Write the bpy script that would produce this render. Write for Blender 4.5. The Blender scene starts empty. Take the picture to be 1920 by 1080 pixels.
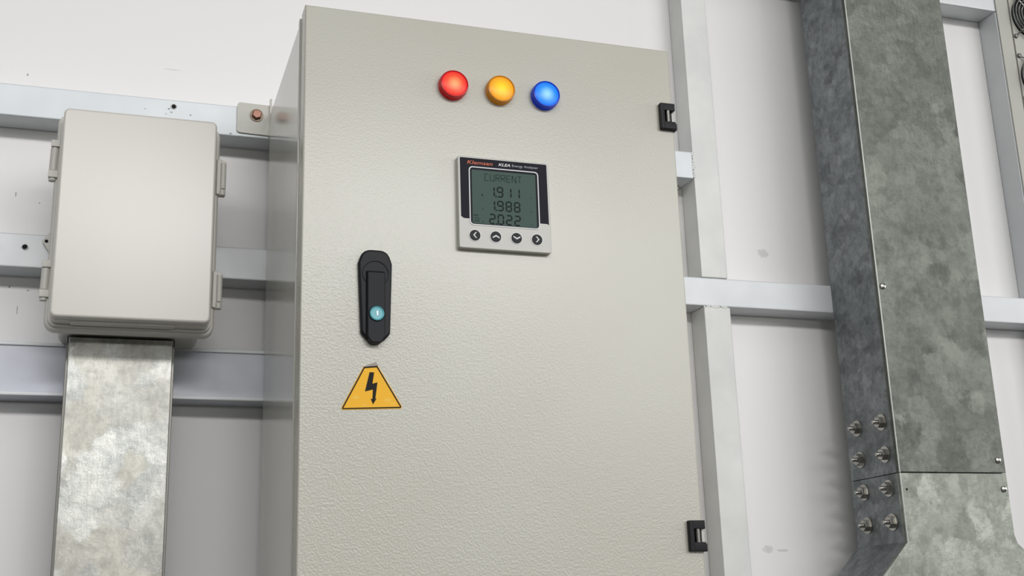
import bpy, bmesh, math, random
from mathutils import Vector, Matrix
random.seed(7)
sc = bpy.context.scene
OZ = 1.95                      # height of the cabinet's top edge above the floor; z below is measured from it

# ------------------------------------------------------------------ camera
cd = bpy.data.cameras.new('camera'); cam = bpy.data.objects.new('camera', cd)
sc.collection.objects.link(cam)
cd.sensor_fit = 'HORIZONTAL'; cd.sensor_width = 36.0; cd.lens = 36.0 * 2232.98 / 1920
cd.clip_start = 0.02
R = ((0.94859, -0.31490, -0.03098), (0.05520, 0.26098, -0.96376), (0.31150, 0.91250, 0.26497))
rt, dn, fw = Vector(R[0]).normalized(), Vector(R[1]).normalized(), Vector(R[2]).normalized()
rt = dn.cross(fw); dn = fw.cross(rt)
cam.matrix_world = Matrix(((rt.x, -dn.x, -fw.x, -0.15801), (rt.y, -dn.y, -fw.y, -1.06953),
                           (rt.z, -dn.z, -fw.z, -0.58964 + OZ), (0, 0, 0, 1)))
sc.camera = cam
# ------------------------------------------------------------------ light
w = bpy.data.worlds.new('world'); sc.world = w; w.use_nodes = True
bg = w.node_tree.nodes['Background']; bg.inputs[0].default_value = (0.93, 0.97, 1.0, 1); bg.inputs[1].default_value = 0.02
def area(name, loc, target, sx, sy, power, col=(1, 1, 1)):
    l = bpy.data.lights.new(name, 'AREA'); l.shape = 'RECTANGLE'; l.size = sx; l.size_y = sy; l.energy = power; l.color = col
    o = bpy.data.objects.new(name, l); sc.collection.objects.link(o); o.location = loc
    o.rotation_euler = (Vector(target) - Vector(loc)).to_track_quat('-Z', 'Y').to_euler()
    return o
def opening(name, x0, x1, z0, z1, k, col=(1, 1, 1), y=-9.0):
    """window or open bay in the far side of the hall, facing this wall; z from the cabinet top, k in 100 W per square metre"""
    xc, zc = (x0 + x1) / 2, OZ + (z0 + z1) / 2
    area(name, (xc, y, zc), (xc, 0, zc), x1 - x0, z1 - z0, 100 * k * (x1 - x0) * (z1 - z0), col)
opening('clerestory_left', -6.5, -0.7, 3.0, 3.7, 0.74, (1.0, 0.99, 0.98))
opening('clerestory_middle', -0.7, 4, 2.6, 3.2, 1.18, (1.0, 0.99, 0.98))
opening('clerestory_right', 4, 10, 2.6, 4.1, 0.24, (1.0, 0.99, 0.98))
opening('open_bay', 3, 9, 1.0, 2.4, 0.24)
opening('doorway', -2.0, 6.0, -0.1, 0.5, 0.24)
area('roof_light', (0.3, -5, OZ + 4.5), (0.3, -5, OZ), 9, 5, 120, (0.96, 0.98, 1.0))
area('right_fill', (6, -1.5, OZ + 0.5), (0.3, 0.3, OZ - 0.3), 3, 2, 100)  # unseen fill from the right, added to balance the wall brightness
area('left_fill', (-6, -2.5, OZ + 1.8), (0.0, 0.3, OZ - 0.3), 3, 2, 45, (0.95, 0.98, 1.0))  # unseen fill from the left, added to lift the rails and cabinet side
sc.view_settings.view_transform = 'Standard'; sc.view_settings.look = 'None'
sc.view_settings.gamma = 1.0; sc.view_settings.use_curve_mapping = False
sc.view_settings.exposure = -0.43

# ------------------------------------------------------------------ helpers
def lin(r, g, b):
    f = lambda c: c / 12.92 if c <= 0.04045 else ((c + 0.055) / 1.055) ** 2.4
    return (f(r / 255), f(g / 255), f(b / 255), 1)

class Mat:
    def __init__(s, name, col=(0.8, 0.8, 0.8, 1), rough=0.5, metal=0.0, spec=0.5):
        s.m = bpy.data.materials.new(name); s.m.use_nodes = True
        s.nt = s.m.node_tree; s.b = s.nt.nodes['Principled BSDF']
        s.b.inputs['Base Color'].default_value = col; s.b.inputs['Roughness'].default_value = rough
        s.b.inputs['Metallic'].default_value = metal; s.b.inputs['Specular IOR Level'].default_value = spec
        s.m.diffuse_color = col
    def n(s, t, **kw):
        x = s.nt.nodes.new(t)
        for k, v in kw.items():
            if k.startswith('i_'): x.inputs[k[2:].replace('_', ' ')].default_value = v
            else: setattr(x, k, v)
        return x
    def l(s, a, b): s.nt.links.new(a, b)
    def pos(s):
        if not hasattr(s, '_p'): s._p = s.n('ShaderNodeNewGeometry').outputs['Position']
        return s._p
    def noise(s, scale, detail=3, rough=0.5, vec=None, dist=0.0):
        x = s.n('ShaderNodeTexNoise', i_Scale=scale, i_Detail=detail, i_Roughness=rough, i_Distortion=dist)
        s.l(vec or s.pos(), x.inputs['Vector']); return x.outputs['Fac']
    def ramp(s, fac, *stops):
        x = s.n('ShaderNodeValToRGB'); e = x.color_ramp.elements
        while len(e) < len(stops): e.new(0.5)
        for k, (p, c) in enumerate(stops):
            e[k].position = p; e[k].color = c if isinstance(c, tuple) else (c, c, c, 1)
        s.l(fac, x.inputs[0]); return x.outputs[0]
    def mix(s, fac, a, b, blend='MIX'):
        x = s.n('ShaderNodeMix', data_type='RGBA', blend_type=blend)
        for sock, v in ((x.inputs[0], fac), (x.inputs[6], a), (x.inputs[7], b)):
            if hasattr(v, 'is_output'): s.l(v, sock)
            else: sock.default_value = v
        return x.outputs[2]
    def math(s, op, a, b=0.0):
        x = s.n('ShaderNodeMath', operation=op)
        for sock, v in ((x.inputs[0], a), (x.inputs[1], b)):
            if hasattr(v, 'is_output'): s.l(v, sock)
            else: sock.default_value = v
        return x.outputs[0]
    def base(s, o): s.l(o, s.b.inputs['Base Color'])
    def rough(s, o): s.l(o, s.b.inputs['Roughness'])
    def bump(s, h, strength=0.3, dist=0.001):
        x = s.n('ShaderNodeBump', i_Strength=strength, i_Distance=dist); s.l(h, x.inputs['Height'])
        s.l(x.outputs[0], s.b.inputs['Normal'])
    def spots(s, spots, noise_scale=160, edge=0.5):
        """mask of irregular stains at real places (x, z, rx, rz) on a vertical surface"""
        sep = s.n('ShaderNodeSeparateXYZ'); s.l(s.pos(), sep.inputs[0]); nz = s.noise(noise_scale, 4, 0.65)
        tot = None
        for x, z, rx, rz in spots:
            a = s.math('DIVIDE', s.math('SUBTRACT', sep.outputs[0], x), rx)
            b = s.math('DIVIDE', s.math('SUBTRACT', sep.outputs[2], z + OZ), rz)
            d = s.math('ADD', s.math('MULTIPLY', a, a), s.math('MULTIPLY', b, b))
            d = s.math('ADD', d, s.math('MULTIPLY', s.math('SUBTRACT', nz, 0.5), 2.4))
            k = s.math('MULTIPLY', s.math('SUBTRACT', 1.0, d), 2.0)
            k = s.math('MINIMUM', s.math('MAXIMUM', k, 0.0), 1.0)
            tot = k if tot is None else s.math('MAXIMUM', tot, k)
        return s.math('MULTIPLY', tot, edge)

class MB:
    """collects shapes into one mesh; coordinates are scene coordinates with z counted from the cabinet top"""
    def __init__(s): s.bm = bmesh.new()
    def _add(s, t, mat=None):
        if mat: bmesh.ops.transform(t, matrix=mat, verts=t.verts)
        bmesh.ops.recalc_face_normals(t, faces=t.faces)
        me = bpy.data.meshes.new('t'); t.to_mesh(me); t.free(); s.bm.from_mesh(me); bpy.data.meshes.remove(me)
        return s
    def box(s, x0, x1, y0, y1, z0, z1, bev=0.0, seg=2, mat=None):
        t = bmesh.new(); bmesh.ops.create_cube(t, size=1)
        for v in t.verts: v.co = Vector(((x0 + x1) / 2 + v.co.x * (x1 - x0), (y0 + y1) / 2 + v.co.y * (y1 - y0), (z0 + z1) / 2 + v.co.z * (z1 - z0)))
        if bev: bmesh.ops.bevel(t, geom=t.edges[:], offset=bev, segments=seg, affect='EDGES', profile=0.5)
        return s._add(t, mat)
    def prism(s, pts, y0, y1, bev=0.0, seg=2, back=False, mat=None):
        """outline in (x, z) from front y0 back to y1, front rim bevelled"""
        t = bmesh.new(); a = [t.verts.new((x, y0, z)) for x, z in pts]; b = [t.verts.new((x, y1, z)) for x, z in pts]; n = len(a)
        t.faces.new(a); t.faces.new(b[::-1])
        for i in range(n): t.faces.new((a[i], b[i], b[(i + 1) % n], a[(i + 1) % n]))
        bmesh.ops.recalc_face_normals(t, faces=t.faces)
        if bev:
            A = set(a); Bs = set(b)
            es = [e for e in t.edges if (e.verts[0] in A and e.verts[1] in A) or (back and e.verts[0] in Bs and e.verts[1] in Bs)]
            bmesh.ops.bevel(t, geom=es, offset=bev, segments=seg, affect='EDGES', profile=0.5)
        return s._add(t, mat)
    def frame(s, outer, inner, y0, y1):
        """ring between two outlines with the same number of points"""
        t = bmesh.new(); n = len(outer)
        L = [[t.verts.new((x, y, z)) for x, z in p] for p in (outer, inner) for y in (y0, y1)]
        of, ob, jf, jb = L
        for i in range(n):
            j = (i + 1) % n
            t.faces.new((of[i], of[j], jf[j], jf[i])); t.faces.new((ob[i], ob[j], jb[j], jb[i]))
            t.faces.new((of[i], of[j], ob[j], ob[i])); t.faces.new((jf[i], jf[j], jb[j], jb[i]))
        return s._add(t)
    def lathe(s, prof, c, axis=(0, -1, 0), seg=32, phase=0.0):
        """profile [(r, h)] turned about axis from c"""
        t = bmesh.new(); rings = []
        for r, h in prof:
            if r < 1e-7: rings.append([t.verts.new((0, 0, h))])
            else: rings.append([t.verts.new((r * math.cos(phase + 2 * math.pi * k / seg), r * math.sin(phase + 2 * math.pi * k / seg), h)) for k in range(seg)])
        for a, b in zip(rings, rings[1:]):
            for k in range(seg):
                j = (k + 1) % seg
                if len(a) == 1 and len(b) == 1: continue
                if len(a) == 1: t.faces.new((a[0], b[k], b[j]))
                elif len(b) == 1: t.faces.new((a[k], a[j], b[0]))
                else: t.faces.new((a[k], a[j], b[j], b[k]))
        for r in (rings[0], rings[-1]):
            if len(r) > 2: t.faces.new(r)
        q = Vector((0, 0, 1)).rotation_difference(Vector(axis).normalized())
        return s._add(t, Matrix.Translation(c) @ q.to_matrix().to_4x4())
    def cyl(s, a, b, r, seg=20, bev=0.0):
        a, b = Vector(a), Vector(b); h = (b - a).length
        p = [(r, 0), (r, h)] if not bev else [(r - bev, 0), (r, bev), (r, h - bev), (r - bev, h)]
        return s.lathe(p, a, b - a, seg)
    def ring(s, c, R0, r, axis=(0, -1, 0), seg=48, ms=8):
        return s.lathe_closed([(R0 + r * math.cos(2 * math.pi * k / ms), r * math.sin(2 * math.pi * k / ms)) for k in range(ms)], c, axis, seg)
    def lathe_closed(s, prof, c, axis, seg):
        t = bmesh.new(); rings = [[t.verts.new((r * math.cos(2 * math.pi * k / seg), r * math.sin(2 * math.pi * k / seg), h)) for k in range(seg)] for r, h in prof]
        for a, b in zip(rings, rings[1:] + rings[:1]):
            for k in range(seg): t.faces.new((a[k], a[(k + 1) % seg], b[(k + 1) % seg], b[k]))
        q = Vector((0, 0, 1)).rotation_difference(Vector(axis).normalized())
        return s._add(t, Matrix.Translation(c) @ q.to_matrix().to_4x4())
    def blob(s, c, r, sc3=(1, 1, 1)):
        t = bmesh.new(); bmesh.ops.create_icosphere(t, subdivisions=2, radius=r)
        return s._add(t, Matrix.Translation(c) @ Matrix.Diagonal((*sc3, 1)))
    def build(s, name, mat, parent=None, smooth=35, label=None):
        me = bpy.data.meshes.new(name); s.bm.to_mesh(me); s.bm.free()
        o = bpy.data.objects.new(name, me); sc.collection.objects.link(o)
        me.materials.append(mat.m)
        for p in me.polygons: p.use_smooth = True
        me.set_sharp_from_angle(angle=math.radians(smooth))
        wn = o.modifiers.new('weighted_normal', 'WEIGHTED_NORMAL'); wn.keep_sharp = True; wn.weight = 80
        return place(o, parent, label)

WORLD = {}                     # origin of every object in scene coordinates
def place(o, parent, label=None):
    """origin at the middle of the shape, kept under its parent"""
    me = o.data; co = [v.co for v in me.vertices]
    lo = Vector([min(v[i] for v in co) for i in range(3)]); hi = Vector([max(v[i] for v in co) for i in range(3)])
    c = (lo + hi) / 2; me.transform(Matrix.Translation(-c))
    WORLD[o.name] = c
    if parent: o.parent = parent; o.location = c - WORLD[parent.name]
    else: o.location = c + Vector((0, 0, OZ))
    if label: o['label'] = label
    return o
def thing(name, loc, label, cat):
    o = bpy.data.objects.new(name, None); sc.collection.objects.link(o); o.empty_display_size = 0.05
    WORLD[o.name] = Vector(loc); o.location = Vector(loc) + Vector((0, 0, OZ)); o['label'] = label; o['category'] = cat
    return o
def rrect(x0, x1, z0, z1, r, seg=5):
    p = []
    for cx, cz, a in ((x1 - r, z1 - r, 0), (x0 + r, z1 - r, 90), (x0 + r, z0 + r, 180), (x1 - r, z0 + r, 270)):
        for k in range(seg + 1):
            t = math.radians(a + 90 * k / seg); p.append((cx + r * math.cos(t), cz + r * math.sin(t)))
    return p
def rpoly(pts, r, seg=4):
    """polygon with rounded corners"""
    out = []; n = len(pts)
    for i in range(n):
        p, a, b = Vector(pts[i]), Vector(pts[i - 1]), Vector(pts[(i + 1) % n])
        u, v = (a - p).normalized(), (b - p).normalized(); h = u.angle(v) / 2
        rr = r[i] if isinstance(r, (list, tuple)) else r
        if rr <= 0: out.append(tuple(p)); continue
        d = rr / math.tan(h); s0, s1 = p + u * d, p + v * d
        c = p + (u + v).normalized() * rr / math.sin(h)
        a0 = math.atan2((s0 - c).y, (s0 - c).x); a1 = math.atan2((s1 - c).y, (s1 - c).x)
        da = (a1 - a0 + math.pi) % (2 * math.pi) - math.pi
        for k in range(seg + 1): out.append((c.x + rr * math.cos(a0 + da * k / seg), c.y + rr * math.sin(a0 + da * k / seg)))
    return out
def inset(pts, d):
    n = len(pts); out = []
    ar = sum(pts[i - 1][0] * pts[i][1] - pts[i][0] * pts[i - 1][1] for i in range(n)); sg = 1 if ar > 0 else -1
    for i in range(n):
        a, p, b = Vector(pts[i - 1]), Vector(pts[i]), Vector(pts[(i + 1) % n])
        e1, e2 = (p - a).normalized(), (b - p).normalized()
        n1, n2 = Vector((-e1.y, e1.x)) * sg, Vector((-e2.y, e2.x)) * sg
        m = (n1 + n2).normalized(); q = p + m * d / max(0.3, m.dot(n1)); out.append((q.x, q.y))
    return out

# ------------------------------------------------------------------ materials
def m_paint():
    m = Mat('cabinet_paint', lin(190, 188, 175), 0.26, 0, 0.55)
    big = m.noise(5, 2); m.base(m.mix(m.ramp(big, (0.35, 0.0), (0.65, 1.0)), lin(190, 188, 175), lin(194, 193, 181)))
    h = m.math('ADD', m.noise(470, 1.5, 0.45), m.math('MULTIPLY', m.noise(200, 1, 0.4), 0.35))
    # bump is stronger towards the bottom and handle side, imitating where reflections show it
    sep = m.n('ShaderNodeSeparateXYZ'); m.l(m.pos(), sep.inputs[0])
    k = m.math('ADD', m.math('MULTIPLY', m.math('SUBTRACT', OZ - 0.12, sep.outputs[2]), 2.2), m.math('MULTIPLY', m.math('SUBTRACT', 0.12, sep.outputs[0]), 1.2))
    k = m.math('MINIMUM', m.math('MAXIMUM', k, 0.14), 1.0)
    m.bump(m.math('MULTIPLY', m.ramp(h, (0.55, 0.0), (0.86, 1.0)), k), 0.24, 0.0006)
    return m
def m_side():
    m = Mat('cabinet_side_paint', lin(200, 199, 190), 0.16, 0, 0.6)
    m.bump(m.noise(170, 2), 0.06, 0.0006); return m
def m_rail(name, c0, c1, metal=0.15):
    m = Mat(name, c0, 0.42, metal)
    v = m.noise(9, 4, 0.6); m.base(m.mix(m.ramp(v, (0.35, 0.0), (0.7, 1.0)), c0, c1))
    m.rough(m.ramp(m.noise(30, 3), (0.3, 0.41), (0.7, 0.48))); m.bump(m.noise(240, 3), 0.06, 0.0005)
    return m
def m_galv(name, lo, hi, cell, rough=(0.40, 0.58), metal=0.8, wear=0.6, relief=0.42, facet=0.3, warm=0.0):
    """galvanised sheet: blurred crystal spangle, cloudy oxide and fine scratches"""
    m = Mat(name, hi, 0.45, metal)
    wv = m.n('ShaderNodeVectorMath', operation='MULTIPLY_ADD')
    nz = m.n('ShaderNodeTexNoise', i_Scale=45.0, i_Detail=5.0, i_Roughness=0.7); m.l(m.pos(), nz.inputs['Vector'])
    m.l(nz.outputs['Color'], wv.inputs[0]); wv.inputs[1].default_value = (0.030,) * 3; m.l(m.pos(), wv.inputs[2])
    def cells(sc_, sm):
        v = m.n('ShaderNodeTexVoronoi', feature='SMOOTH_F1', i_Scale=sc_, i_Smoothness=sm); m.l(wv.outputs[0], v.inputs['Vector'])
        q = m.n('ShaderNodeSeparateColor'); m.l(v.outputs['Color'], q.inputs[0]); return q
    s1 = cells(cell, 0.25); s2 = cells(cell * 2.4, 0.2)
    cloud = m.noise(20, 9, 0.78)
    val = m.math('ADD', m.math('MULTIPLY', s1.outputs[0], facet), m.math('MULTIPLY', s2.outputs[1], facet * 0.6))
    val = m.math('ADD', val, m.math('MULTIPLY', cloud, wear * 1.6))
    c0 = 0.5 * facet * 1.6 + 0.5 * wear * 1.6
    col = m.ramp(val, (max(0.0, c0 - 0.36), lo), (min(1.0, c0 + 0.36), hi))
    mp = m.n('ShaderNodeMapping'); m.l(m.pos(), mp.inputs[0]); mp.inputs['Rotation'].default_value = (0, math.radians(35), 0); mp.inputs['Scale'].default_value = (1, 1, 0.22)
    scr = m.noise(260, 4, 0.7, mp.outputs[0])
    col = m.mix(m.ramp(scr, (0.52, 0.0), (0.78, 0.55)), col, hi)
    grit = m.noise(85, 9, 0.8)
    col = m.mix(m.ramp(grit, (0.36, 0.55), (0.52, 0.0)), col, lo)
    col = m.mix(m.ramp(grit, (0.52, 0.0), (0.68, 0.55)), col, hi)
    col = m.mix(m.ramp(s1.outputs[2], (0.62, 0.0), (0.95, warm)), col, lin(246, 228, 180))
    fine = m.noise(330, 3, 0.7)
    col = m.mix(m.ramp(fine, (0.66, 0.0), (0.76, 0.5)), col, lo)
    m.base(col)
    m.rough(m.math('ADD', m.math('MULTIPLY', s1.outputs[2], rough[1] - rough[0]), rough[0]))
    h = m.math('ADD', m.math('MULTIPLY', s1.outputs[1], 0.25), m.math('ADD', m.noise(95, 8, 0.75), m.math('MULTIPLY', scr, 0.5)))
    m.bump(h, relief, 0.002); return m
PAINT, SIDE = m_paint(), m_side()
RAIL = m_rail('aluminium_paint', lin(212, 215, 217), lin(220, 223, 224))
RAILW = m_rail('white_primer_paint', lin(216, 217, 214), lin(232, 232, 229), 0.05)
GALV = m_galv('galvanised_lid', lin(84, 88, 82), lin(124, 128, 120), 34)
GALVS = m_galv('galvanised_side', lin(96, 101, 102), lin(160, 166, 168), 60, relief=0.55)
GALVB = m_galv('bright_galvanised', lin(150, 152, 150), lin(214, 214, 207), 26, (0.30, 0.55), 0.8, 0.55, 0.22, 0.34, 0.10)
RAILT = m_rail('aluminium_paint_chipped', lin(210, 215, 218), lin(219, 223, 225))
RAILT.base(RAILT.mix(RAILT.spots([(-0.1163, -0.0052, .0014, .0012), (-0.1132, -0.0092, .0018, .0008), (-0.0916, -0.0106, .0012, .0010), (-0.1193, -0.0118, .0008, .0008), (-0.1428, -0.0081, .0008, .0008), (-0.045, -0.029, .002, .001)], 420, 0.8), lin(214, 219, 222), lin(96, 96, 94)))
def m_wall():
    m = Mat('white_sheet_wall', lin(226, 225, 222), 0.36, 0, 0.55)
    c = m.mix(m.ramp(m.noise(1.6, 2), (0.35, 0.0), (0.65, 1.0)), lin(233, 232, 231), lin(237, 235, 234))
    st = m.spots([(0.6828, -0.117, 0.009, 0.007), (0.6512, -0.5178, 0.009, 0.005), (0.6729, -0.5195, 0.009, 0.002), (-0.113, 0.0634, 0.011, 0.0007)], 260, 0.35)
    c = m.mix(st, c, lin(150, 146, 142))
    dk = m.spots([(-0.2771, -0.1109, 0.0008, 0.004), (-0.2514, -0.1199, 0.0008, 0.0011), (-0.2752, 0.0372, 0.0011, 0.0016),
                  (-0.2756, -0.2204, 0.0012, 0.0013), (-0.2561, -0.2236, 0.0018, 0.0008), (-0.2658, -0.2462, 0.0006, 0.006)], 300, 0.7)
    m.base(m.mix(dk, c, lin(80, 78, 74))); return m
WALL = m_wall()
PLASTIC = Mat('grey_abs_plastic', lin(214, 211, 203), 0.24)
PLASTIC2 = Mat('grey_abs_plastic_body', lin(208, 206, 198), 0.36)
BLACK = Mat('black_plastic', lin(24, 26, 30), 0.45, 0, 0.22)
BLACKS = Mat('black_hinge_plastic', lin(16, 17, 21), 0.42, 0, 0.22)
DARK = Mat('hole_black', lin(14, 14, 15), 0.9)
ZINC = Mat('zinc_plated_steel', lin(178, 176, 170), 0.28, 0.95)
STUD = Mat('dull_steel', lin(120, 119, 114), 0.35, 0.9)
COPPER = Mat('yellow_zinc_bolt', lin(142, 104, 90), 0.42, 0.7)
COND = Mat('pale_bezel', lin(196, 195, 188), 0.35)
WHITE = Mat('white_print', lin(225, 226, 226), 0.5)
FLOOR = Mat('concrete_floor', lin(120, 120, 118), 0.7)
FLOOR.base(FLOOR.ramp(FLOOR.noise(3, 5, 0.6), (0.3, lin(78, 78, 76)), (0.7, lin(100, 99, 97))))

# ------------------------------------------------------------------ setting
def struct(mb, name, mat):
    o = mb.build(name, mat); o['kind'] = 'structure'; return o
struct(MB().box(-2.5, 3.5, 0.3142, 0.36, -OZ, 1.4), 'wall_back', WALL)
struct(MB().box(-2.5, 3.5, -7.5, 0.3142, -OZ - 0.1, -OZ), 'floor', FLOOR)

YR, YW = 0.2754, 0.3142
FLZ = -OZ
# ------------------------------------------------------------------ welded frame on the wall
fr = thing('steel_tube_framework', (0.5, 0.295, FLZ), 'white painted square tube frame welded against the wall behind the grey cabinet', 'frame')
MB().box(-0.75, 0.5648, YR, YW, -0.0316, 0.0072, 0.0022).build('rail', RAILT, fr)
MB().box(-0.75, 1.60, YR, YW, -0.2080, -0.1692, 0.0022).build('rail', RAIL, fr)
MB().box(-0.75, 1.60, YR, YW, 0.2950, 0.3340, 0.0022).build('rail', RAIL, fr)
MB().box(0.5648, 0.6036, YR, YW, -0.1692, 0.2950, 0.0022).build('post', RAILW, fr)
MB().box(0.5648, 0.6036, YR, YW, FLZ, -0.2080, 0.0022).build('post', RAILW, fr)
MB().box(1.1105, 1.1493, YR, YW, -0.1692, 0.2950, 0.0022).build('post', RAIL, fr)
MB().box(1.1105, 1.1493, YR, YW, FLZ, -0.2080, 0.0022).build('post', RAIL, fr)
def bead(pts, r):
    b = MB()
    for x, z in pts: b.blob((x + random.uniform(-.001, .001), YR, z + random.uniform(-.001, .001)), r * random.uniform(.5, 1.0), (1.2, 0.28, 1.1))
    return b.build('weld_bead', RAILW, fr)
bead([(0.5652, 0.006 - 0.0034 * k) for k in range(11)], 0.0022)
bead([(0.5665 + 0.0031 * k, -0.2083) for k in range(11)], 0.0021)
s = MB().lathe([(0.0, 0.0105), (0.0028, 0.010), (0.0032, 0.007), (0.0046, 0.0065), (0.0046, 0.005), (0.0017, 0.005), (0.0015, 0.0), (0, -0.003)], (0.5490, 0.293, -0.0375), (-0.45, -0.35, -0.8), 12)
s.build('tek_screw', ZINC, fr)
def hole(x, z, r):
    MB().lathe([(r, 0.0), (r, 0.0004), (0, 0.0004)], (x, YR, z), seg=16).build('drilled_hole', DARK, fr)
    b = MB()
    for k in range(14):
        a = k * 0.45 + 0.2; b.blob((x + r * 1.15 * math.cos(a), YR - 0.0003, z + r * 1.15 * math.sin(a)), r * random.uniform(.12, .34))
    b.build('drill_burr', RAILW, fr)
hole(-0.1109, -0.0019, 0.0027); hole(-0.2601, -0.1847, 0.0028)

ch = thing('steel_channel', (-0.2, 0.295, -0.32), 'pale blue-grey lipped steel channel low on the wall behind the tall zinc trunking', 'channel')
MB().prism([(-0.75, -0.3485), (0.30, -0.3485), (0.30, -0.2912), (-0.75, -0.2912)], 0.2775, YW, 0.001).build('web', m_rail('channel_paint', lin(196, 200, 210), lin(208, 211, 218)), ch)
for z0, z1 in ((-0.2945, -0.2905), (-0.3485, -0.3445)):
    MB().box(-0.75, 0.30, YR, 0.279, z0, z1, 0.0008).build('lip', RAIL, ch)

# ------------------------------------------------------------------ electrical cabinet
cab = thing('electrical_cabinet', (0.2, 0.14, -0.60), 'beige powder-coated cabinet with three lit lamps, a meter and a black handle', 'cabinet')
W, H = 0.3968, 0.600
b = MB().box(0.0005, W - 0.0005, 0.030, 0.2730, -H, -0.0008, 0.0010, 2)
b.box(-0.0014, W + 0.0010, 0.0262, 0.0345, -H - 0.0010, -0.0006, 0.0012, 3)
b.box(0.006, W - 0.006, 0.020, 0.040, -H + 0.006, -0.006)
b.build('body', SIDE, cab)
door = MB().prism([(0.0002, -H + 0.001), (W, -H + 0.001), (W, 0.0013), (0.0002, 0.0013)], 0.0, 0.0232, 0.0018, 3).build('door', PAINT, cab)
# wall bracket and bolt
br = MB().prism(rpoly([(-0.0382, -0.0273), (0.012, -0.0285), (0.012, 0.0105), (-0.0382, 0.0114)], [0.004, 0, 0, 0.004]), 0.2728, 0.2750, 0.0005)
br.box(-0.0004, 0.0022, 0.2695, 0.2748, -0.0300, 0.0185, 0.0006)
br = br.build('wall_bracket', SIDE, cab)
MB().lathe([(0.0078, 0), (0.0078, 0.0014), (0.0045, 0.0016)], (-0.0154, 0.2728, -0.0039), seg=28).build('washer', Mat('rusty_washer', lin(112, 98, 86), 0.4, 0.8), br)
MB().lathe([(0.0060, 0.0014), (0.0060, 0.0050), (0.0050, 0.0058), (0, 0.0060)], (-0.0154, 0.2728, -0.0039), seg=6, phase=0.3).build('bolt', COPPER, br, 20, 'copper-coloured hexagon bolt head')
# hinges
def hinge(z):
    x0, x1 = 0.3797, 0.3967
    h = MB().box(x0, x0 + 0.0048, -0.0062, 0.0, z - 0.0147, z + 0.0147, 0.0008)
    h.box(x0 + 0.003, x1, -0.0062, 0.0, z + 0.0063, z + 0.0147, 0.0008); h.box(x0 + 0.003, x1, -0.0062, 0.0, z - 0.0147, z - 0.0063, 0.0008)
    h.box(W - 0.0010, W + 0.0018, -0.0045, 0.022, z - 0.0152, z - 0.0075, 0.0006)
    h.box(x0 + 0.004, x1 - 0.0025, -0.0008, 0.0, z - 0.0068, z + 0.0068)
    h = h.build('hinge', BLACKS, cab)
    MB().cyl((x0 + 0.0092, -0.0036, z - 0.0064), (x0 + 0.0092, -0.0036, z + 0.0064), 0.0024, 16).build('hinge_pin', STUD, h)
    MB().box(x1 - 0.0024, x1 + 0.0008, -0.0016, 0.001, z - 0.0060, z + 0.0060, 0.0004).build('hinge_leaf', COND, h)
hinge(-0.0788); hinge(-0.5203)

# pilot lights
def pilot(x, z, name, rim, outer, mid, hot, power, label):
    mr = Mat(name + '_rim', lin(*rim), 0.22); mr.b.inputs['Emission Color'].default_value = lin(*rim); mr.b.inputs['Emission Strength'].default_value = 0.30; mr.b.inputs['Specular IOR Level'].default_value = 0.3
    ml = Mat(name + '_lens', lin(*outer), 0.30, 0, 0.25)
    tc = ml.n('ShaderNodeTexCoord').outputs['Object']
    mp = ml.n('ShaderNodeVectorMath', operation='MULTIPLY'); ml.l(tc, mp.inputs[0]); mp.inputs[1].default_value = (1, 0, 1)
    ln = ml.n('ShaderNodeVectorMath', operation='LENGTH'); ml.l(mp.outputs[0], ln.inputs[0])
    rr = ml.math('DIVIDE', ln.outputs['Value'], 0.0135)
    c = ml.ramp(rr, (0.0, lin(*hot)), (0.12, lin(*hot)), (0.62, lin(*mid)), (0.95, lin(*outer)))
    ml.l(c, ml.b.inputs['Emission Color']); ml.b.inputs['Emission Strength'].default_value = power
    ml.b.inputs['Base Color'].default_value = (0.02, 0.02, 0.02, 1)
    p = MB().lathe([(0.0151, 0), (0.0151, 0.0030), (0.0146, 0.0036), (0.0149, 0.0044), (0.0149, 0.0072), (0.0143, 0.0086), (0.0133, 0.0088), (0.0131, 0.0078)], (x, 0, z), seg=48).build('pilot_light', mr, cab, label=label)
    MB().lathe([(0.0131, 0.005), (0.0131, 0.0080), (0.0118, 0.0086), (0.0085, 0.0092), (0.0045, 0.0096), (0, 0.0097)], (x, 0, z), seg=48).build('lens', ml, p)
pilot(0.1501, -0.0704, 'red_lamp', (170, 8, 18), (246, 36, 32), (252, 78, 40), (255, 168, 104), 1.3, 'round red lamp, lit, at the left of the row of three')
pilot(0.2000, -0.0701, 'amber_lamp', (176, 112, 10), (245, 158, 8), (253, 190, 6), (255, 228, 10), 1.3, 'round amber lamp, lit, in the middle of the row of three')
pilot(0.2492, -0.0704, 'blue_lamp', (8, 44, 176), (6, 118, 246), (24, 150, 255), (150, 224, 255), 1.3, 'round blue lamp, lit, at the right of the row of three')

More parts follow.
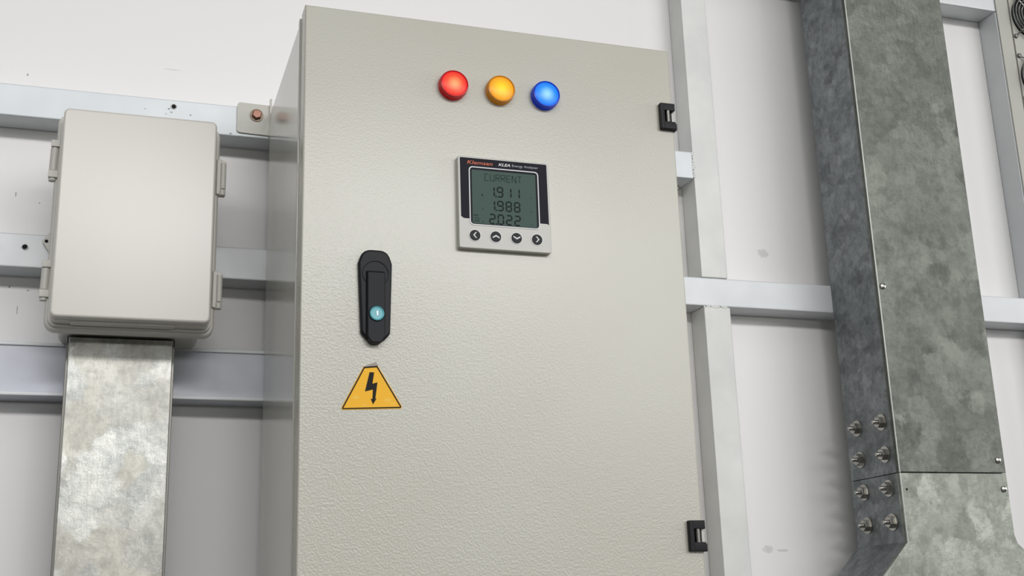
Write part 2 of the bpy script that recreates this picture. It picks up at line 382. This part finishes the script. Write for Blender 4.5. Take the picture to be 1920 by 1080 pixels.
# energy meter; u, v in millimetres from its top left corner
MX, MZ = 0.1520, -0.1470
U = lambda u, v: (MX + u / 1000, MZ - v / 1000)
mt = MB().prism(rrect(MX, MX + 0.096, MZ - 0.096, MZ, 0.0022), -0.0072, 0.0, 0.0009, 3).build('energy_meter', COND, cab, label='square panel meter with a grey-green display and four round keys')
MFACE = Mat('meter_black_print', lin(34, 34, 43), 0.5, 0, 0.10)
y = -0.0072
MB().prism(rpoly([U(2.2, 1.9), U(93.6, 1.9), U(93.9, 66.5), U(92.2, 65.3), U(84, 65.3), U(11, 65.6), U(5.2, 65.6), U(2.4, 63.6)], [.001, .001, 0, 0, 0, 0, 0, 0]), y - 0.0002, y + 0.001).build('face_print', MFACE, mt)
def ur(u0, u1, v0, v1, r): return rrect(MX + u0 / 1000, MX + u1 / 1000, MZ - v1 / 1000, MZ - v0 / 1000, r / 1000)
MB().frame(ur(11.0, 84.3, 10.8, 72.2, 4.0), ur(12.1, 83.2, 11.9, 71.1, 3.2), y - 0.0006, y + 0.001).build('display_frame', WHITE, mt)
MB().prism(ur(12.1, 83.2, 11.9, 71.1, 3.2), y - 0.00035, y + 0.001).build('display_border', MFACE, mt)
LCD = Mat('lcd_green', lin(76, 95, 88), 0.5, 0, 0.12)
MB().prism(ur(14.0, 81.0, 14.2, 70.4, 0.8), y - 0.0005, y + 0.0005).build('display', LCD, mt)
SEG = Mat('lcd_segment', lin(24, 36, 34), 0.6, 0, 0.15); SEGF = Mat('lcd_faint_segment', lin(54, 70, 64), 0.6, 0, 0.15)
yd = y - 0.0006
def bar(mb, u0, v0, u1, v1, t):
    a, c = Vector((u0, v0)), Vector((u1, v1)); d = (c - a).normalized(); n = Vector((-d.y, d.x)) * t / 2
    q = [a + n * .55, a + d * t * .5 + n, c - d * t * .5 + n, c + n * .55, c - n * .55, c - d * t * .5 - n, a + d * t * .5 - n, a - n * .55]
    mb.prism([U(p.x, p.y) for p in q], yd, yd + 0.0003)
SG = {'0': 'abcdef', '1': 'bc', '2': 'abged', '8': 'abcdefg', '9': 'abcdfg'}
def digit(mb, u, v, w_, h, ch_, t):
    P = {'a': (u, v, u + w_, v), 'b': (u + w_, v, u + w_, v + h / 2), 'c': (u + w_, v + h / 2, u + w_, v + h), 'd': (u, v + h, u + w_, v + h),
         'e': (u, v + h / 2, u, v + h), 'f': (u, v, u, v + h / 2), 'g': (u, v + h / 2, u + w_, v + h / 2)}
    for k in SG[ch_]:
        a = P[k]; g = 0.35; d = Vector((a[2] - a[0], a[3] - a[1])).normalized() * g
        bar(mb, a[0] + d.x, a[1] + d.y, a[2] - d.x, a[3] - d.y, t)
rows = (('1911', 31.0, 9.8), ('1988', 45.6, 9.6), ('2022', 59.9, 9.5))
for txt, v, h in rows:
    mb = MB()
    for k, c in enumerate(txt): digit(mb, 31.7 + 8.75 * k, v, 5.3, h, c, 1.55)
    bar(mb, 37.7, v + h, 39.9, v + h, 1.4)
    mb.build('display_reading', SEG, mt)
mb = MB(); v0, v1, wd = 17.6, 24.6, 4.0; vm = (v0 + v1) / 2
for k, c in enumerate('CURRENT'):
    u = 27.6 + 5.75 * k; e = u + wd; t = 1.0
    L = {'C': [(u, v0, e, v0), (u, v0, u, v1), (u, v1, e, v1)], 'U': [(u, v0, u, v1), (u, v1, e, v1), (e, v0, e, v1)],
         'R': [(u, v0, e, v0), (u, v0, u, v1), (e, v0, e, vm), (u, vm, e, vm), (u + 1.6, vm, e, v1)],
         'E': [(u, v0, e, v0), (u, v0, u, v1), (u, vm, e, vm), (u, v1, e, v1)],
         'N': [(u, v0, u, v1), (u, v0, e, v1), (e, v0, e, v1)], 'T': [(u, v0, e, v0), (u + wd / 2, v0, u + wd / 2, v1)]}[c]
    for q in L: bar(mb, *q, t)
mb.build('display_heading', SEGF, mt)
mb = MB()
for v in (61.2, 62.4, 64.6, 66.8, 68.4): bar(mb, 15.6, v, 20.4, v, 0.8)
bar(mb, 15.6, 61.2, 15.6, 63, .7); bar(mb, 20.4, 64.6, 20.4, 68.4, .7)
mb.build('display_icon', SEGF, mt)

def lettering(txt, u0, u1, v0, v1, mat, parent, yy, shear=0.0, bold=0.0, name='lettering', corner=U):
    """text as a thin solid fitted to the rectangle (mm)"""
    cu = bpy.data.curves.new('t', 'FONT'); cu.body = txt; cu.extrude = 0.01; cu.offset = bold; cu.shear = shear; cu.resolution_u = 3
    to = bpy.data.objects.new('t', cu); sc.collection.objects.link(to)
    dg = bpy.context.evaluated_depsgraph_get(); me = bpy.data.meshes.new_from_object(to.evaluated_get(dg))
    bpy.data.objects.remove(to); bpy.data.curves.remove(cu)
    xs = [v.co.x for v in me.vertices]; ys = [v.co.y for v in me.vertices]
    for v in me.vertices:
        fu = (v.co.x - min(xs)) / (max(xs) - min(xs)); fv = (v.co.y - min(ys)) / (max(ys) - min(ys)); d = v.co.z
        x, z = corner(u0 + fu * (u1 - u0), v1 + fv * (v0 - v1)); v.co = (x, yy - (0.0002 if d > 0 else 0), z)
    me.name = name; o = bpy.data.objects.new(name, me); sc.collection.objects.link(o); me.materials.clear(); me.materials.append(mat.m)
    return place(o, parent)
ORANGE = Mat('orange_print', lin(206, 96, 58), 0.5); PALE = Mat('pale_print', lin(176, 180, 190), 0.5)
lettering('Klemsan', 9.6, 36.2, 4.6, 8.4, ORANGE, mt, y - 0.0002, 0.18, 0.012)
lettering('KLEA', 42.3, 54.7, 4.9, 7.9, WHITE, mt, y - 0.0002, 0.3, 0.02)
lettering('Energy Analyzer', 56.6, 84.6, 5.1, 8.3, PALE, mt, y - 0.0002)
for k, (c, v) in enumerate((('1', 39.2), ('2', 53.4), ('3', 67.2))): lettering(c, 24.0, 25.1, v, v + 2.2, SEG, mt, yd + 0.0002, name='phase_mark')
for v in (38.6, 53.0, 66.9): lettering('A', 74.6, 76.4, v, v + 2.0, SEGF, mt, yd + 0.0002, name='unit_mark')
for k, u in enumerate((16.0, 37.4, 59.0, 80.5)):
    x, z = U(u, 82.8)
    MB().lathe([(0.0062, 0.0), (0.0062, 0.0005), (0.0052, 0.0006)], (x, y, z), seg=32).build('button_ring', WHITE, mt)
    MB().lathe([(0.0054, 0.0), (0.0054, 0.0009), (0.0050, 0.0012), (0, 0.0013)], (x, y, z), seg=32).build('button', BLACK, mt)
    a = (math.pi, math.pi / 2, -math.pi / 2, 0)[k]; dx, dz = math.cos(a), math.sin(a)
    tip = Vector((dx, dz)) * (0.0022 if k in (0, 3) else 0.0016); n = Vector((-dz, dx))
    sp, bk, t = (0.0030, 0.0026, 0.0013) if k in (0, 3) else (0.0036, 0.0022, 0.0014)
    d2 = Vector((dx, dz)); P0 = tip; P1 = tip - d2 * bk + n * sp; P2 = tip - d2 * bk - n * sp; off = d2 * t
    pts = [P0, P1, P1 - off, P0 - off * 1.15, P2 - off, P2]
    MB().prism([(x + p.x, z + p.y) for p in pts], y - 0.0016, y - 0.0010).build('button_arrow', WHITE, mt)

# swing handle
hb = rpoly([(0.0532, -0.2640), (0.0560, -0.3320), (0.0620, -0.3385), (0.0780, -0.3385), (0.0838, -0.3320), (0.0858, -0.2640), (0.0812, -0.2507), (0.0578, -0.2507)], [0.006, 0.006, 0.004, 0.004, 0.006, 0.006, 0.010, 0.010])
hd = MB().prism(hb, -0.0058, 0.0, 0.0024, 4).build('swing_handle', BLACK, cab, 40, 'black swing handle with a turquoise lock')
MB().lathe([(0.0127, 0.0), (0.0127, 0.0062), (0.0122, 0.0064), (0.0120, 0.0054), (0, 0.0054)], (0.0694, 0, -0.2746), seg=40).build('pivot_disc', BLACK, hd)
MB().frame(rrect(0.0602, 0.0786, -0.3375, -0.2720, 0.0010), rrect(0.0609, 0.0779, -0.3370, -0.2727, 0.0008), -0.0061, -0.0050).build('lever_gap', DARK, hd)
MB().prism(rpoly([(0.0610, -0.2728), (0.0610, -0.3355), (0.0642, -0.3422), (0.0744, -0.3422), (0.0778, -0.3355), (0.0779, -0.2728)], [.0008, .003, .0050, .0050, .003, .0008]), -0.0095, 0.0, 0.0014, 3).build('lever', Mat('black_lever', lin(32, 34, 39), 0.5, 0, 0.22), hd)
TEAL = Mat('turquoise_plastic', lin(92, 176, 186), 0.3)
MB().lathe([(0.0076, 0), (0.0076, 0.0004)], (0.0698, -0.0095, -0.3143), seg=36).build('lock_gap', DARK, hd)
lk = MB().lathe([(0.0068, 0), (0.0068, 0.0016), (0.0060, 0.0020), (0.0055, 0.0014), (0, 0.0013)], (0.0698, -0.0095, -0.3143), seg=36).build('lock', TEAL, hd)
MB().box(0.0698 - 0.0006, 0.0698 + 0.0012, -0.01125, -0.0105, -0.3166, -0.3118, 0.0002).build('keyhole', Mat('pale_key_slot', lin(190, 205, 212), 0.35, 0.3), hd)

# warning sticker
YEL = Mat('yellow_sticker', lin(252, 188, 22), 0.4, 0, 0.25)
YEL.base(YEL.mix(YEL.spots([(0.052, -0.392, .004, .002), (0.082, -0.394, .004, .002), (0.060, -0.399, .003, .001), (0.087, -0.397, .003, .0015)], 400, 0.35), lin(252, 188, 22), lin(250, 214, 100)))
INK = Mat('black_ink', lin(30, 26, 20), 0.5, 0, 0.15)
tri = rpoly([(0.0376, -0.4043), (0.0967, -0.4016), (0.0726, -0.3616), (0.0592, -0.3630)], [0.0018, 0.0018, 0.0008, 0.0008])
st = MB().prism(tri, -0.0004, 0.0002).build('warning_sticker', YEL, cab, label='yellow triangle with a black lightning bolt')
t1 = inset(tri, 0.0006); t2 = inset(tri, 0.0018)
MB().frame(t1, t2, -0.00055, -0.0003).build('black_border', INK, st)
MB().prism([(0.0649, -0.3683), (0.0692, -0.3683), (0.0676, -0.3790), (0.0723, -0.3776), (0.0703, -0.3931), (0.0716, -0.3925), (0.0681, -0.3984), (0.0660, -0.3931), (0.0676, -0.3933), (0.0680, -0.3845), (0.0606, -0.3865)], -0.0006, -0.0003).build('lightning_bolt', INK, st)
MB().prism([(0.0592, -0.3636), (0.0640, -0.3611), (0.0712, -0.3586), (0.0728, -0.3622), (0.0690, -0.3624)], -0.0012, -0.0003).build('peeled_corner', Mat('torn_paper', lin(168, 158, 150), 0.7), st)

# ------------------------------------------------------------------ plastic junction box
jb = thing('junction_box', (-0.1468, 0.23, -0.292), 'pale grey plastic junction box with a hinged lid on top of the zinc trunking', 'junction box')
MB().prism(rrect(-0.2195, -0.0745, -0.2915, -0.066, 0.008), 0.196, 0.2752, 0.001).build('body', PLASTIC2, jb)
b = MB().prism(rrect(-0.2305, -0.0632, -0.2985, -0.0625, 0.011, 7), 0.184, 0.197, 0.0028, 3, True)
b.prism(rrect(-0.2272, -0.0668, -0.2950, -0.066, 0.009, 7), 0.179, 0.186, 0.0015, 2)
b.build('flange', PLASTIC2, jb)
ld = MB().prism(rrect(-0.2236, -0.0694, -0.2915, -0.0692, 0.0060, 6), 0.150, 0.163, 0.0026, 4)
ld.prism(rrect(-0.2240, -0.0690, -0.2920, -0.0686, 0.006, 6), 0.162, 0.180, 0.0006, 2)
ld = ld.build('lid', PLASTIC, jb)
MB().box(-0.2044, -0.1046, 0.1645, 0.177, -0.2936, -0.2915, 0.0005).build('latch_grip', PLASTIC, ld)
for x in (-0.2046, -0.1044): MB().box(x - 0.0006, x + 0.0006, 0.1645, 0.177, -0.2926, -0.2915).build('grip_slot', PLASTIC2, ld)
def latch(z0, z1):
    x0, x1 = -0.2372, -0.2236; yc = 0.186
    o = MB().box(x0 + 0.0055, x1, yc + 0.0035, yc + 0.0062, z1, z0, 0.0006).build('latch', PLASTIC2, jb)
    MB().box(x0 + 0.0018, x1, yc - 0.0055, yc + 0.0055, z0 - 0.0078, z0, 0.0008).build('knuckle', PLASTIC2, o)
    k = MB().box(x0 + 0.0008, x1, yc - 0.0055, yc + 0.0055, z1, z1 + 0.0080, 0.0008)
    k.cyl((x0 + 0.0052, yc, z1 - 0.0026), (x0 + 0.0050, yc, z1 + 0.001), 0.0040, 16).build('knuckle', PLASTIC2, o)
    MB().cyl((x0 + 0.0052, yc, z1 + 0.0082), (x0 + 0.0058, yc, z0 - 0.0080), 0.0044, 20, 0.0006).build('latch_pin', PLASTIC2, o)
latch(-0.0935, -0.1355); latch(-0.2252, -0.2645)
def hinge_r(z0, z1):
    x1 = -0.0562; yc = 0.186
    o = MB().prism(rpoly([(-0.066, z1), (x1, z1), (x1, z0 - 0.003), (-0.0615, z0), (-0.066, z0)], [0, .0005, .001, .0005, 0]), yc - 0.005, yc + 0.0055, 0.0008).build('hinge', PLASTIC2, jb)
    MB().cyl((x1 - 0.0030, yc - 0.0035, z1 + 0.0062), (x1 - 0.0030, yc - 0.0035, z0 - 0.0045), 0.0034, 18, 0.0004).build('hinge_barrel', PLASTIC2, o)
    MB().cyl((x1 - 0.0034, yc - 0.0030, z1 - 0.0010), (x1 - 0.0034, yc - 0.0030, z1 + 0.0054), 0.0036, 18, 0.0004).build('hinge_cap', PLASTIC2, o)
hinge_r(-0.0995, -0.1400); hinge_r(-0.2265, -0.2668)
lug = rpoly([(-0.226, -0.1945), (-0.2350, -0.1908), (-0.2436, -0.1775), (-0.2350, -0.1668), (-0.226, -0.163)], [0, .001, .0045, .001, 0])
e = MB().prism(lug, 0.2712, YR - 0.0001, 0.0008).build('mounting_lug', PLASTIC2, jb)
MB().lathe([(0.0019, 0), (0.0019, 0.0003)], (-0.2384, 0.2712, -0.1778), seg=16).build('lug_hole', DARK, e)

# ------------------------------------------------------------------ trunking under the box
tk = thing('zinc_trunking', (-0.154, 0.25, FLZ), 'bright mottled zinc trunking with a flat cover running down from the junction box', 'trunking')
MB().box(-0.2090, -0.0993, 0.2315, 0.2752, FLZ, -0.2930, 0.0008).build('channel', STUD, tk)
MB().prism([(-0.2064, FLZ), (-0.1018, FLZ), (-0.1018, -0.2945), (-0.2064, -0.2945)], 0.2254, 0.232, 0.0011, 3).build('cover', GALVB, tk)

# ------------------------------------------------------------------ big cable duct on the right
du = thing('cable_duct', (0.84, 0.23, FLZ), 'large dull galvanised cable duct with a bolted joint, right of the cabinet', 'duct')
X0, X1, YF = 0.7598, 0.9170, 0.170
up = MB().box(X0, X1, 0.1745, YR - 0.0004, -0.4350, 0.75, 0.001).build('channel', GALVS, du)
def cover(pts, name):
    c = MB().prism(pts, YF, 0.1735, 0.0012, 3); return c
cv = cover([(X0 - 0.0012, -0.4350), (X1 + 0.0008, -0.4350), (X1 + 0.0008, 0.75), (X0 - 0.0012, 0.75)], '')
cv.box(X0 - 0.0012, X0 + 0.001, 0.1725, 0.1775, -0.4350, 0.75, 0.0004)
cv = cv.build('cover', GALV, du)
EDGE = Mat('folded_edge_glint', lin(190, 193, 188), 0.4, 0.7)  # glint along the lid fold, put in as a paler metal
MB().cyl((X0 - 0.0004, YF + 0.0010, -0.4350), (X0 - 0.0004, YF + 0.0010, 0.75), 0.0010, 10).build('folded_edge', EDGE, cv)
fl = [(X0, -0.4358), (X0, -0.5187), (X0 - 0.13, -0.6487), (X0 - 0.13, -0.84), (X1 + 0.13, -0.84), (X1 + 0.13, -0.6487), (0.9286, -0.5300), (0.9205, -0.5225), (X1, -0.5120), (X1, -0.4358)]
ft = MB().prism(fl, 0.1745, YR - 0.0004, 0.0).build('flared_fitting', GALVS, du)
GALV2 = m_galv('galvanised_lid_lit', lin(122, 127, 119), lin(168, 172, 163), 28, facet=0.4)  # paler copy of the duct lid zinc; the stronger light is in its colour
fc = cover([(x - 0.0012 if x <= X0 else x + 0.0008, z) for x, z in fl], '')
fc.box(X0 - 0.0012, X0 + 0.001, 0.1725, 0.1775, -0.5180, -0.4358, 0.0004)
fc = fc.build('cover', GALV2, du)
MB().cyl((X0 - 0.0004, YF + 0.0010, -0.5187), (X0 - 0.0004, YF + 0.0010, -0.4358), 0.0010, 10).build('folded_edge', EDGE, fc)
def bolt(y_, z):
    x = X0; a = (-1, 0, 0)
    p = [(0.0031, 0.0)]
    for k in range(4): p += [(0.0031, 0.0078 + k * 0.0013), (0.0026, 0.0078 + k * 0.0013 + 0.00065)]
    o = MB().lathe(p + [(0.0022, 0.0136), (0, 0.0137)], (x, y_, z), a, 14).build('bolt', ZINC, du)
    MB().lathe([(0.0104, 0), (0.0104, 0.0015), (0.004, 0.0016)], (x, y_, z), a, 28).build('washer', ZINC, o)
    MB().lathe([(0.0074, 0.0016), (0.0076, 0.0022), (0.0076, 0.0070), (0.0068, 0.0078), (0.003, 0.0078)], (x, y_, z), a, 6, random.random()).build('nut', ZINC, o, 20)
for z in (-0.3697, -0.4102, -0.4521, -0.4934):
    for y_ in (0.1962, 0.2488): bolt(y_, z)
def pan(x, z, parent):
    MB().lathe([(0.0042, 0), (0.0042, 0.0006), (0.0036, 0.0018), (0.0018, 0.0025), (0, 0.0026)], (x, YF, z), seg=20).build('screw', ZINC, parent)
pan(0.7655, -0.1987, cv); pan(0.9073, -0.4193, cv); pan(0.9102, -0.4555, fc)
MB().lathe([(0.0015, 0), (0.0015, 0.0002)], (0.7660, YF, -0.4560), seg=12).build('drilled_hole', DARK, fc)

# ------------------------------------------------------------------ fan housing at the right edge
HP = Mat('housing_paint', lin(186, 185, 176), 0.4)
fh = thing('fan_housing', (1.22, 0.26, -0.25), 'beige equipment housing with round fan guards, at the far right edge', 'equipment housing')
MB().box(1.1120, 1.1350, 0.2725, YR - 0.0001, -0.25, 0.60, 0.0008).build('side_flange', HP, fh)
MB().box(1.1368, 1.40, 0.2715, YR - 0.0001, -0.25, 0.60, 0.0008).build('front_panel', HP, fh)
WIRE = Mat('chromed_wire', lin(190, 190, 186), 0.2, 0.95)
def fan(z):
    x, yf = 1.1760, 0.2715
    f = MB().lathe([(0.0375, 0.0), (0.0375, 0.0012), (0.0350, 0.0012)], (x, yf, z), seg=48).build('fan', DARK, fh)
    MB().ring((x, yf - 0.0012, z), 0.0360, 0.0016, seg=48).build('fan_rim', BLACK, f)
    bl = MB()
    for k in range(7):
        a = 2 * math.pi * k / 7; m4 = Matrix.Translation((x, yf - 0.0022, z)) @ Matrix.Rotation(a, 4, 'Y') @ Matrix.Rotation(0.06, 4, 'X')
        bl.box(0.012, 0.033, -0.0004, 0.0004, -0.007, 0.007, mat=m4)
    bl.lathe([(0.0135, 0.0), (0.0135, 0.0035), (0.012, 0.004), (0, 0.004)], (x, yf - 0.0012, z), seg=24)
    bl.build('impeller', BLACK, f)
    g = MB()
    for r in (0.0400, 0.0345, 0.0290, 0.0235, 0.0180, 0.0125): g.ring((x, yf - 0.0075, z), r, 0.0011, seg=56, ms=6)
    for k in range(4):
        a = math.radians(45 + 90 * k); d = Vector((math.cos(a), 0, math.sin(a)))
        c = Vector((x, yf - 0.0062, z)); e_ = c + d * 0.0475; e_.y = yf - 0.0012
        g.cyl(c + d * 0.012, c + d * 0.0415, 0.0011, 8); g.cyl(c + d * 0.0415, e_, 0.0011, 8); g.ring(e_ + d * 0.003, 0.0030, 0.0010, seg=16, ms=6)
    g.build('fan_guard', WIRE, f)
    for k in range(4):
        a = math.radians(45 + 90 * k)
        MB().lathe([(0.0026, 0), (0.0026, 0.003), (0, 0.0035)], (x + 0.0505 * math.cos(a), yf, z + 0.0505 * math.sin(a)), seg=12).build('guard_screw', STUD, f)
fan(0.2900); fan(0.1850)
